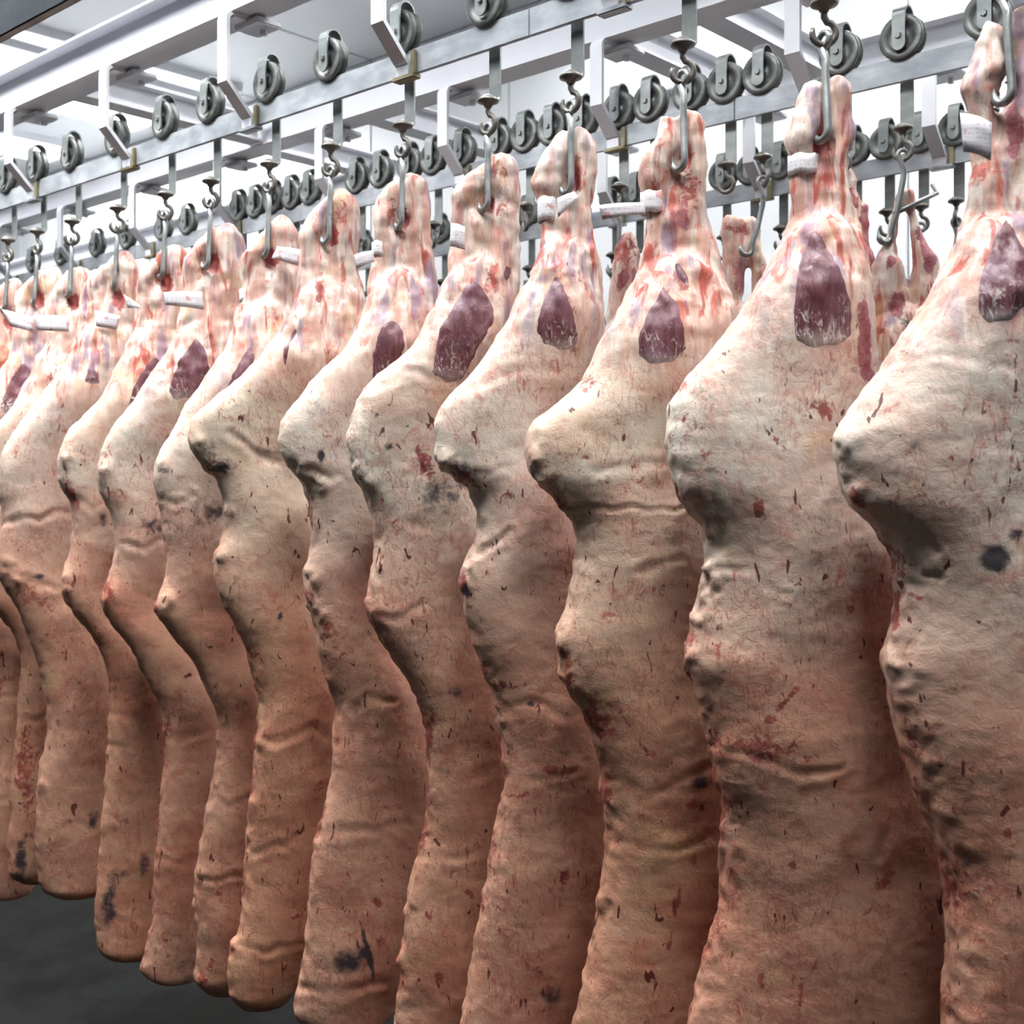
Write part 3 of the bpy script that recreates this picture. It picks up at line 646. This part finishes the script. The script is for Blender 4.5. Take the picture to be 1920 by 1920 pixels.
SP[4] = dict(tip=(915, 380), web=330, left=[(300,920,950),(318,888,940),(345,862,925),(370,846,905),(388,847,885),(410,850,876),(440,846,872),(470,844,873),(500,842,885),(530,834,895)],
  right=[(289,930,955),(300,916,967),(330,905,972),(370,894,973),(400,882,973),(440,884,973),(480,878,974),(530,866,976)],
  body=[(480,845,974),(520,835,975),(560,816,973),(600,800,966),(640,780,957),(680,740,945),(710,702,932),(740,678,918),(770,663,905),(800,653,895),(830,650,888),(860,655,884),(890,668,886),(930,685,890),(980,697,893),(1020,698,893),(1060,695,886),(1090,690,881),(1120,687,876),(1150,690,874),(1180,702,877),(1220,725,886),(1260,752,896),(1300,775,906),(1340,790,916),(1380,798,924),(1420,801,931),(1460,802,936),(1510,797,936),(1560,789,931),(1600,778,926),(1640,767,919),(1700,758,910),(1760,755,901),(1820,750,891),(1870,745,881),(1920,736,872),(2000,740,860),(2070,765,835)],
  muscles=[[(872,535),(845,575),(822,620),(810,665),(807,700),(840,722),(868,712),(885,680),(908,640),(930,600),(926,565),(905,535),(890,522)],[(948,495),(940,515),(950,535),(962,520),(962,500)]],
  blobs=[(698,1088,12),(694,1128,14),(700,1155,12),(704,1062,10),(665,880,14),(690,900,12),(900,900,12)],
  folds=[([(690,870),(760,865),(800,880)],7,.005),([(770,980),(820,985),(870,960)],8,.005),([(710,1150),(760,1165),(800,1130)],7,.005),([(800,1430),(860,1480),(920,1440)],9,.005),([(775,1600),(850,1610),(910,1590)],8,.004),([(700,730),(760,700),(860,720)],8,.004)],
  marks=[('B',825,925,44,34,10,.62),('B',810,950,40,14,0,.5),('R',790,860,10,40,-20,.7),('G',800,870,14,34,-25,.75),('B',870,905,22,14,30,.7),('G',740,985,12,30,-20,.6),('G',720,1030,26,20,0,.5),('G',760,1090,18,20,0,.45),('G',805,1390,8,60,0,.85),('G',800,1480,8,60,0,.75),('B',855,1300,16,14,0,.6),('B',835,1450,18,24,0,.35),('G',880,1680,6,12,-20),('G',803,1720,5,14,-20),('G',822,1835,8,14,15),('G',775,1320,10,40,-20,.8),('G',915,530,12,40,0,.7),('G',935,330,26,34,0,.5),('B',710,780,4,4),('B',765,795,4,4),('B',725,840,8,6)],
  warm=.5, red_dim=.15)
SP[5] = dict(tip=(756, 412), web=375, left=[(325,762,784),(345,735,782),(370,710,768),(395,700,755),(420,702,742),(450,703,733),(480,700,732),(510,697,738),(545,690,750)],
  right=[(323,766,786),(340,746,801),(380,740,805),(420,735,806),(460,732,808),(500,732,815),(550,728,822)],
  body=[(500,698,815),(540,691,822),(580,680,825),(620,665,822),(660,640,815),(700,600,803),(740,568,793),(770,541,783),(800,527,774),(830,524,767),(860,532,758),(890,558,751),(920,572,744),(960,578,737),(1000,582,726),(1040,578,716),(1070,570,708),(1100,571,703),(1140,578,702),(1180,590,705),(1220,600,718),(1260,612,740),(1300,625,760),(1340,628,776),(1380,624,787),(1430,620,796),(1480,612,798),(1530,602,796),(1580,592,790),(1640,580,781),(1700,575,771),(1760,572,763),(1800,566,759),(1850,556,753),(1885,549,746),(1912,560,735)],
  muscles=[[(728,597),(706,625),(697,665),(695,712),(702,730),(725,715),(752,685),(762,650),(760,618),(748,600)],[(756,485),(752,505),(760,512),(764,495)]],
  blobs=[(577,1082,13),(572,1125,10),(590,1140,9),(605,1155,8),(560,885,12),(600,910,12,.9)],
  folds=[([(530,860),(580,880),(640,900)],7,.006),([(660,1340),(690,1310),(740,1308)],8,.007),([(585,910),(620,920),(660,905)],5,.006),([(600,1560),(690,1560),(760,1540)],8,.004),([(560,1850),(640,1860),(720,1840)],8,.005)],
  marks=[('B',602,855,8,14,10,1),('B',590,770,26,20,-30,.4),('G',620,1180,26,24,0,.65),('G',640,1230,24,20,0,.5),('B',672,1340,16,24,0,.4),('B',655,1805,26,22,10,1),('B',680,1790,14,20,0,.9),('B',690,1790,5,50,-12,1.2),('G',712,1690,10,10,0,1),('G',712,1760,8,12,0,.8),('G',630,1400,14,20,0,.55),('G',650,1640,12,10,0,.5),('G',575,1120,8,14,0,.7),('G',735,395,12,36,0,.7),('G',690,1300,30,10,-20,.4)],
  warm=.2, red_dim=.4)
SP[6] = dict(tip=(622, 442), web=395, left=[(365,622,648),(380,603,645),(410,577,635),(440,561,618),(465,562,602),(500,560,602),(530,559,606),(560,550,615)],
  right=[(351,638,650),(364,619,662),(400,615,670),(450,610,672),(500,608,673),(550,600,682)],
  body=[(520,559,680),(560,550,686),(600,535,690),(640,510,691),(680,480,690),(710,446,683),(740,412,668),(770,376,652),(807,357,640),(840,360,610),(862,368,570),(893,400,565),(920,412,568),(950,420,578),(1000,417,585),(1040,401,588),(1070,400,582),(1100,404,578),(1157,433,585),(1207,458,598),(1260,470,610),(1300,480,619),(1340,483,623),(1380,480,624),(1420,478,622),(1460,475,617),(1500,468,610),(1550,462,602),(1600,458,594),(1660,455,587),(1720,450,580),(1755,440,574),(1780,429,568),(1820,425,560),(1860,431,550),(1884,450,535)],
  muscles=[[(562,600),(545,622),(530,655),(527,700),(532,715),(538,690),(545,650),(560,620)],[(505,540),(493,560),(490,575),(505,570),(515,550)]],
  blobs=[(422,955,12),(404,1042,13),(432,1770,12),(385,880,12),(484,1385,10),(366,830,12)],
  folds=[([(470,1375),(520,1390),(580,1365),(615,1380)],8,.007),([(430,1770),(500,1790),(570,1770)],8,.007),([(470,1600),(520,1590),(560,1570)],7,.004),([(430,820),(480,850),(520,860)],8,.005)],
  marks=[('B',415,875,24,16,30,.8),('B',395,850,12,20,0,.6),('B',590,650,30,40,0,.3),('B',540,880,26,34,0,.28),('G',395,870,16,30,0,.6),('B',525,1150,5,12,20),('G',480,1225,12,16,0,.7),('G',470,1240,8,40,-10,.6),('G',600,1470,18,10,-30,.75),('B',575,1775,14,12,0,.7),('G',495,1530,12,26,0,.5),('G',560,1720,20,40,0,.5),('G',640,400,14,34,0,.6),('G',600,540,8,34,5,.9),('G',470,1360,14,14,0,.6),('G',560,1430,10,20,0,.4)],
  warm=.95, red_dim=.25)
SP[7] = dict(tip=(508, 482), web=440, left=[(405,516,534),(430,499,538),(460,471,528),(485,450,508),(510,454,482),(540,453,479),(565,452,482),(600,440,495)],
  right=[(401,520,533),(425,511,552),(470,505,562),(520,500,568),(580,490,575)],
  body=[(560,450,573),(600,440,577),(640,430,580),(680,405,572),(720,378,556),(760,350,534),(790,335,515),(820,318,495),(850,301,478),(880,290,462),(910,287,446),(935,297,436),(960,300,430),(1010,307,430),(1060,313,434),(1098,308,438),(1120,295,440),(1142,287,442),(1170,308,450),(1210,335,460),(1240,358,468),(1280,380,476),(1320,400,482),(1360,408,487),(1400,408,490),(1450,400,490),(1500,392,487),(1550,384,482),(1600,375,476),(1640,368,467),(1700,368,457),(1750,370,451),(1800,368,446),(1830,363,441),(1862,390,430)],
  muscles=[[(467,640),(447,670),(428,710),(416,745),(440,730),(468,705),(480,675),(478,650)]],
  blobs=[(311,1122,13),(297,1142,9),(300,870,12),(372,1640,9,.8)],
  folds=[([(290,935),(330,945),(360,930)],6,.005),([(370,1640),(420,1650),(455,1640)],6,.006),([(385,1500),(430,1510),(470,1495)],7,.004)],
  marks=[('B',395,965,30,36,0,.6),('B',405,960,16,20,0,.8),('G',290,1140,14,14,0,1),('G',340,960,12,20,0,.5),('G',410,1290,10,30,0,.5),('B',425,1350,10,16,0,.5),('G',410,1680,6,8),('G',400,1810,16,30,0,.6),('G',380,1840,14,18,0,.9),('G',405,1000,12,40,0,.4),('G',395,560,10,50,0,.8)],
  warm=.3, red_dim=.5)
SP[8] = dict(tip=(397, 492), web=455, left=[(424,402,424),(450,376,420),(475,356,402),(495,346,386),(520,345,376),(560,342,374),(590,340,378),(620,332,390)],
  right=[(417,420,437),(438,406,450),(480,400,458),(520,395,463),(560,388,465),(610,375,467)],
  body=[(590,340,466),(640,322,468),(680,300,461),(710,280,447),(740,262,425),(770,240,404),(800,215,388),(830,198,372),(860,188,352),(895,181,334),(920,190,322),(945,201,314),(980,212,310),(1020,216,310),(1050,213,312),(1080,205,313),(1110,193,314),(1135,192,316),(1160,205,324),(1200,235,345),(1240,258,366),(1280,280,386),(1320,300,399),(1360,307,404),(1400,306,406),(1450,305,403),(1500,303,397),(1550,300,390),(1600,293,383),(1650,288,377),(1700,285,371),(1750,278,366),(1790,268,362),(1820,262,358),(1838,290,345)],
  muscles=[[(367,628),(345,655),(325,695),(313,735),(325,752),(362,748),(385,720),(396,695),(390,655)]],
  blobs=[(196,1125,11),(204,1102,9,1.8),(190,880,12),(265,1815,10)],
  folds=[([(230,1018),(270,1024),(305,1012)],5,.007),([(300,1385),(340,1390),(390,1370)],7,.005),([(290,1615),(330,1622),(365,1608)],6,.005),([(260,680),(300,672),(380,700)],6,.004)],
  marks=[('B',285,985,24,24,0,.7),('B',300,990,12,20,0,.8),('G',215,930,34,16,0,.5),('G',200,1110,14,24,0,.85),('G',310,1380,10,50,0,.7),('G',340,1350,20,8,0,.6),('G',335,1170,8,10,0,.7),('G',320,1190,60,10,30,.3),('G',310,1760,12,8,0,.7),('G',300,1650,10,30,0,.4)],
  warm=.35, red_dim=.55)
SP[9] = dict(tip=(312, 530), web=490, left=[(464,306,334),(490,286,328),(515,266,310),(535,258,290),(560,258,287),(590,256,288),(620,248,300)],
  right=[(457,322,338),(478,311,350),(520,305,360),(560,300,366),(620,290,371)],
  body=[(600,252,371),(640,240,373),(680,225,366),(710,210,352),(740,195,334),(770,170,314),(800,141,294),(830,122,275),(860,112,258),(890,108,243),(915,115,230),(935,130,222),(960,135,218),(1000,136,217),(1040,129,216),(1070,121,214),(1100,119,212),(1120,126,213),(1145,138,218),(1180,165,236),(1220,190,262),(1260,205,286),(1300,207,299),(1350,203,303),(1400,200,303),(1450,197,301),(1500,193,298),(1550,189,293),(1600,185,288),(1650,181,284),(1700,180,281),(1750,180,278),(1775,184,272),(1792,208,258)],
  muscles=[[(292,662),(265,692),(245,730),(234,770),(262,762),(285,732),(300,700),(302,675)]],
  blobs=[(122,1085,8),(126,1108,7),(118,860,12)],
  folds=[([(185,1390),(230,1400),(290,1380)],7,.004),([(140,935),(170,950),(200,930)],6,.004)],
  marks=[('G',130,930,10,44,-20,.9),('B',195,975,12,18,0,.8),('G',128,1100,10,20,0,.6),('B',205,1690,14,50,8,.85),('B',225,1640,20,10,20,.6),('B',270,1620,10,30,0,.7),('B',215,1550,14,8,0,.5),('G',210,1350,12,20,0,.4),('B',240,1590,8,8,0,.6)],
  warm=.65, red_dim=.25)
SP[10] = dict(tip=(222, 562), web=500, left=[(478,216,238),(505,190,234),(530,166,214),(550,156,190),(580,152,182),(605,150,182),(635,140,195)],
  right=[(470,228,242),(495,216,254),(540,210,265),(600,205,270)],
  body=[(600,150,270),(640,140,273),(680,122,268),(710,105,258),(740,84,243),(770,60,226),(800,35,208),(840,14,188),(880,4,172),(920,4,156),(950,10,146),(975,11,142),(1010,4,140),(1060,2,138),(1100,15,145),(1150,42,166),(1200,60,182),(1250,76,192),(1300,86,197),(1350,90,199),(1400,86,197),(1450,76,195),(1480,71,193),(1550,71,190),(1600,73,187),(1640,78,183),(1665,87,178),(1677,112,162)],
  muscles=[[(175,668),(160,695),(156,718),(172,724),(192,724),(182,690)]],
  blobs=[(30,1080,12),(10,1060,10),(72,1470,9)],
  folds=[([(0,985),(60,975),(130,962)],6,.008),([(10,1060),(60,1090),(100,1100)],7,.006),([(90,1560),(140,1550),(180,1560)],7,.004)],
  marks=[('B',72,1080,12,6,0,1),('G',60,1120,60,26,20,.6),('G',100,1200,50,26,20,.5),('B',176,1540,10,22,0,1),('G',60,920,20,20,0,.5),('G',130,1545,12,8,0,.6)],
  warm=.2, red_dim=.7)
SP[11] = dict(SP[10]); 
def shifted(sl, f): return [(y, l + f(y), r + f(y)) for y, l, r in sl]
labs = ['beef side cropped by the right edge of the photo, black bruise on its flank',
 'large beef side second from the right, white paper band around its shank, speckled with clots',
 'beef side third from the right with a long white ribbon tag and yellow tinged fat',
 'beef side fourth from the right with a wrapped tag whose flap crosses the hook tip',
 'beef side fifth from the right with a grey blue bruise below the rump',
 'beef side sixth from the right with a deep dark slit near its lower end',
 'yellowish beef side seventh from the right with creases across its lower half',
 'narrow beef side eighth from the right, wide white paper tag on its shank',
 'beef side ninth from the right with a thin fat flap across its waist',
 'beef side tenth from the right with blue stains down its lower end',
 'beef side eleventh from the right, reddish, with a purple stamp at its waist',
 'beef side twelfth from the right, its reddish lower edge showing beside the dark floor',
 'beef side thirteenth from the right, mostly hidden at the left edge',
 'beef side fourteenth from the right, at the left edge of the photo']
for i in range(1, 11):
    ext = 40 if i < 5 else 28
    SP[i]['body'] = [(y, l, r + ext * min(1, max(0, (y - 900) / 150)) * (1 if i not in (5, 6) else min(1, max(0, (1880 - y) / 100)))) for y, l, r in SP[i]['body']]
SP[1]['body'] = [(y, l, r + 95 * min(1, max(0, (y - 1450) / 220))) for y, l, r in SP[1]['body']]
VOX = [.0065, .0065, .0068, .007, .0072, .0078, .008, .0085, .009, .009, .01, .011, .011, .011]
TAGS = {0: [('F', [(1800,212),(1862,228),(1860,300),(1806,285)])], 1: [('B', 294, 331, 1480, 1533)],
 2: [('B', 362, 402, 1203, 1247), ('F', [(1122,385),(1208,378),(1212,400),(1130,412)])],
 3: [('B', 372, 418, 1010, 1048), ('F', [(1045,372),(1078,358),(1086,370),(1046,408)])],
 4: [('F', [(845,418),(872,424),(872,468),(843,462)])], 5: [('B', 455, 482, 699, 734), ('F', [(664,478),(700,468),(702,490),(668,505)])],
 7: [('F', [(520,462),(603,474),(603,512),(509,484)]), ('B', 543, 568, 451, 481)], 8: [('F', [(307,548),(378,546),(382,580),(310,572)])],
 9: [('F', [(232,552),(262,572),(264,578),(240,578)])], 10: [('F', [(178,582),(225,592),(218,618),(180,612)])],
 11: [('F', [(62,592),(130,592),(128,622),(70,620)])], 12: [('F', [(4,580),(60,594),(62,622),(20,612)])]}
for i in range(14):
    X = HX[i]
    if i <= 10: sp = SP[i]
    else:
        src = SP[[9, 8, 10][i - 11]]; sx = HX[[9, 8, 10][i - 11]]
        sp = dict(src); sp['X'] = sx
        if i == 11: sp['body'] = [q for q in sp['body'] if q[0] < 1660] + [(1690, 181, 280), (1716, 186, 272), (1732, 208, 256)]
        if i == 11: sp['marks'] = sp['marks'] + [('G', 215, 1500, 24, 120, 0, .75)]
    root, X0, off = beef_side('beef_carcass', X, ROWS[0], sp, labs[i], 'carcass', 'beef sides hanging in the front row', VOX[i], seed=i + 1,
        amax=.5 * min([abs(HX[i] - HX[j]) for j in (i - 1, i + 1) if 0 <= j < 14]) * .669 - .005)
    for tg in TAGS.get(i, []):
        if tg[0] == 'B': tag_band(root, X, (off[0] if i < 11 else X, off[1], off[2]), *tg[1:])
        else: tag_flap(root, X, (X, off[1], off[2]), tg[1], dx=.045 if i else .03)
    trolley(X, ROWS[0], random.uniform(-.5, .5) + .5, 'steel roller trolley on the near rail, %s' % ordw(i), 'trolleys on the near rail')
    meat_hook(X, ROWS[0], .190, -.15 + random.uniform(-.15, .15), 'steel hook through the hock of the front beef side, %s' % ordw(i), 'hooks of the front row', tilt=-.16)

# second and third row trolleys, mostly empty
W2 = [1853, 1693, 1577, 1430, 1368, 1300, 1220, 1163, 1093, 1037, 995, 950, 868, 813, 770, 715, 670, 583, 548, 515, 482, 450, 353, 307, 240, 183, 117, 63]
W3 = [1793, 1727, 1668, 1623, 1463, 1420, 1360, 1193, 1153, 990, 883, 827, 683]
def spaced(P, Y, m=.121):
    out = []
    for p in P:
        x = at_y(Y, p)
        if out: x = min(x, out[-1] - m)
        out.append(x)
    return out
X2 = spaced(W2, ROWS[1]); X3 = spaced(W3, ROWS[2])
def spread(Xs, Y, row):
    for i, x in enumerate(Xs):
        trolley(x, Y, random.uniform(-1.5, 1.5), 'steel roller trolley on the %s rail, %s' % (row, ordw(i)), 'trolleys on the %s rail' % row)
spread(X2, ROWS[1], 'second'); spread(X3, ROWS[2], 'far')
meat_hook(X3[0], ROWS[2], .26, .8, 'empty steel hook hanging at right under the far rail, beside the right edge carcass', 'empty hooks', tilt=0, lean=-.05)
meat_hook(X3[1], ROWS[2], .22, .4, 'empty steel hook just behind the gambrel bar at right', 'empty hooks')
meat_hook(X3[8], ROWS[2], .20, .4, 'empty steel hook behind the long ribbon tag, under the far rail', 'empty hooks')
meat_hook(X3[9], ROWS[2], .24, .6, 'empty steel hook left of the fourth beef side leg, under the far rail', 'empty hooks')

# lamb carcasses on the second rail
XA = X2[1]
SPL = dict(X=XA,
  left=[(361,1681,1689),(378,1677,1691),(400,1672,1688),(430,1665,1682),(455,1657,1678),(480,1645,1684),(510,1632,1694),(550,1622,1700),(600,1620,1702)],
  right=[(354,1699,1711),(372,1697,1714),(400,1703,1718),(430,1708,1725),(455,1712,1737),(480,1713,1750),(510,1711,1762),(550,1704,1770),(600,1700,1776)],
  body=[(575,1622,1775),(620,1625,1785),(680,1640,1790),(760,1655,1790),(860,1665,1790),(960,1660,1795),(1080,1665,1790),(1180,1680,1770),(1240,1700,1750)],
  marks=[('R',1740,470,16,40,-15,1),('R',1683,575,16,26,0,1),('G',1650,620,14,10,0,.8),('R',1700,640,16,30,0,1),('R',1675,490,8,12,0,1),('G',1730,590,16,10,0,.7),('B',1700,610,12,14,0,.7)], split=False, warm=.05, red_dim=.0)
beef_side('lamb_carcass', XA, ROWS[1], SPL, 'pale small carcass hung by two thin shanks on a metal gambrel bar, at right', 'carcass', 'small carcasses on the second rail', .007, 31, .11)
meat_hook(XA, ROWS[1], .22, .75, 'long steel hook holding the gambrel bar of the small carcass at right', 'hooks of the second rail', lean=-.03)
g = bmesh.new(); a = Vector(at_d(XA, 1676, 401, 3.05, .0)); bb_ = Vector(at_d(XA, 1757, 362, 3.05, .02)); c_ = Vector(at_d(XA, 1748, 346, 3.05, .03))
tube(g, [a, a.lerp(bb_, .5), bb_, c_], .0065, 10)
tag(mobj('gambrel_bar', g, M_hook, None, True), 'shiny metal gambrel bar through the shanks of the small carcass at right', 'bar')
XB = at_y(ROWS[1], 1400)
SPB = dict(X=XB,
  left=[(402,1364,1376),(415,1356,1380),(440,1356,1380),(470,1358,1382),(510,1352,1378),(550,1350,1380),(590,1345,1385)],
  right=[(405,1402,1414),(420,1400,1424),(450,1404,1424),(480,1408,1432),(520,1412,1442),(560,1412,1448),(600,1405,1450)],
  mid=[(410,1378,1396),(425,1376,1402),(450,1376,1404),(480,1374,1402),(530,1362,1392),(590,1350,1385)],
  body=[(570,1340,1450),(620,1335,1455),(700,1340,1460),(850,1345,1460),(1000,1350,1455),(1150,1370,1430)],
  marks=[('G',1366,425,14,10,0,.9),('G',1392,430,16,12,0,.9),('R',1385,520,20,50,0,.6),('R',1437,520,8,30,0,.8)], split=False, warm=.0, red_dim=.3)
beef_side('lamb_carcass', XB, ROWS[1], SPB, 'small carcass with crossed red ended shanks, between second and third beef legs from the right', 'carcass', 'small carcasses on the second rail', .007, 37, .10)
meat_hook(X2[3], ROWS[1], .20, .8, 'shiny steel hook holding the crossed shanks of a small carcass', 'hooks of the second rail', lean=-.03)
XC = at_y(ROWS[1], 1178)
SPC = dict(X=XC,
  left=[(462,1156,1172),(478,1152,1178),(500,1150,1176),(530,1148,1172),(560,1142,1170),(600,1136,1172)],
  right=[(436,1168,1186),(450,1162,1190),(478,1168,1194),(510,1174,1198),(550,1176,1202),(600,1172,1206)],
  body=[(585,1134,1208),(640,1128,1212),(720,1125,1215),(850,1128,1215),(1000,1135,1205),(1100,1150,1190)],
  marks=[('G',1172,470,24,30,0,.8),('R',1168,520,14,26,0,.8),('R',1192,520,8,26,0,.8)], split=False, warm=.6, red_dim=.6)
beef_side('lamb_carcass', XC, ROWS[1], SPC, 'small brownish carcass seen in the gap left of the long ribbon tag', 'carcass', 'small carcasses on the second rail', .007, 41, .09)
meat_hook(X2[7], ROWS[1], .20, .8, 'steel hook above the small brownish carcass in the gap', 'hooks of the second rail')
XD = X2[2]
SPD = dict(X=XD,
  left=[(312,1580,1594),(330,1577,1600),(360,1578,1606),(400,1582,1612),(440,1585,1618),(500,1588,1628)],
  right=[(378,1612,1624),(390,1610,1627),(420,1610,1626),(460,1606,1632),(500,1600,1636),(540,1596,1640)],
  body=[(480,1586,1632),(520,1584,1636),(560,1578,1636),(640,1560,1640),(760,1550,1645),(900,1550,1640),(1050,1560,1620)],
  marks=[('G',1595,370,12,26,0,1),('R',1610,470,30,60,0,1.1),('R',1620,430,14,50,0,1),('R',1600,540,30,40,0,1)], split=False, warm=.2, red_dim=.6)
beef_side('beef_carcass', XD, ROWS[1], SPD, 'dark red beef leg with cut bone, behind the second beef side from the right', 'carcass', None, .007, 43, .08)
meat_hook(XD, ROWS[1], .20, .8, 'steel hook holding the dark red beef leg behind the front row', 'hooks of the second rail')
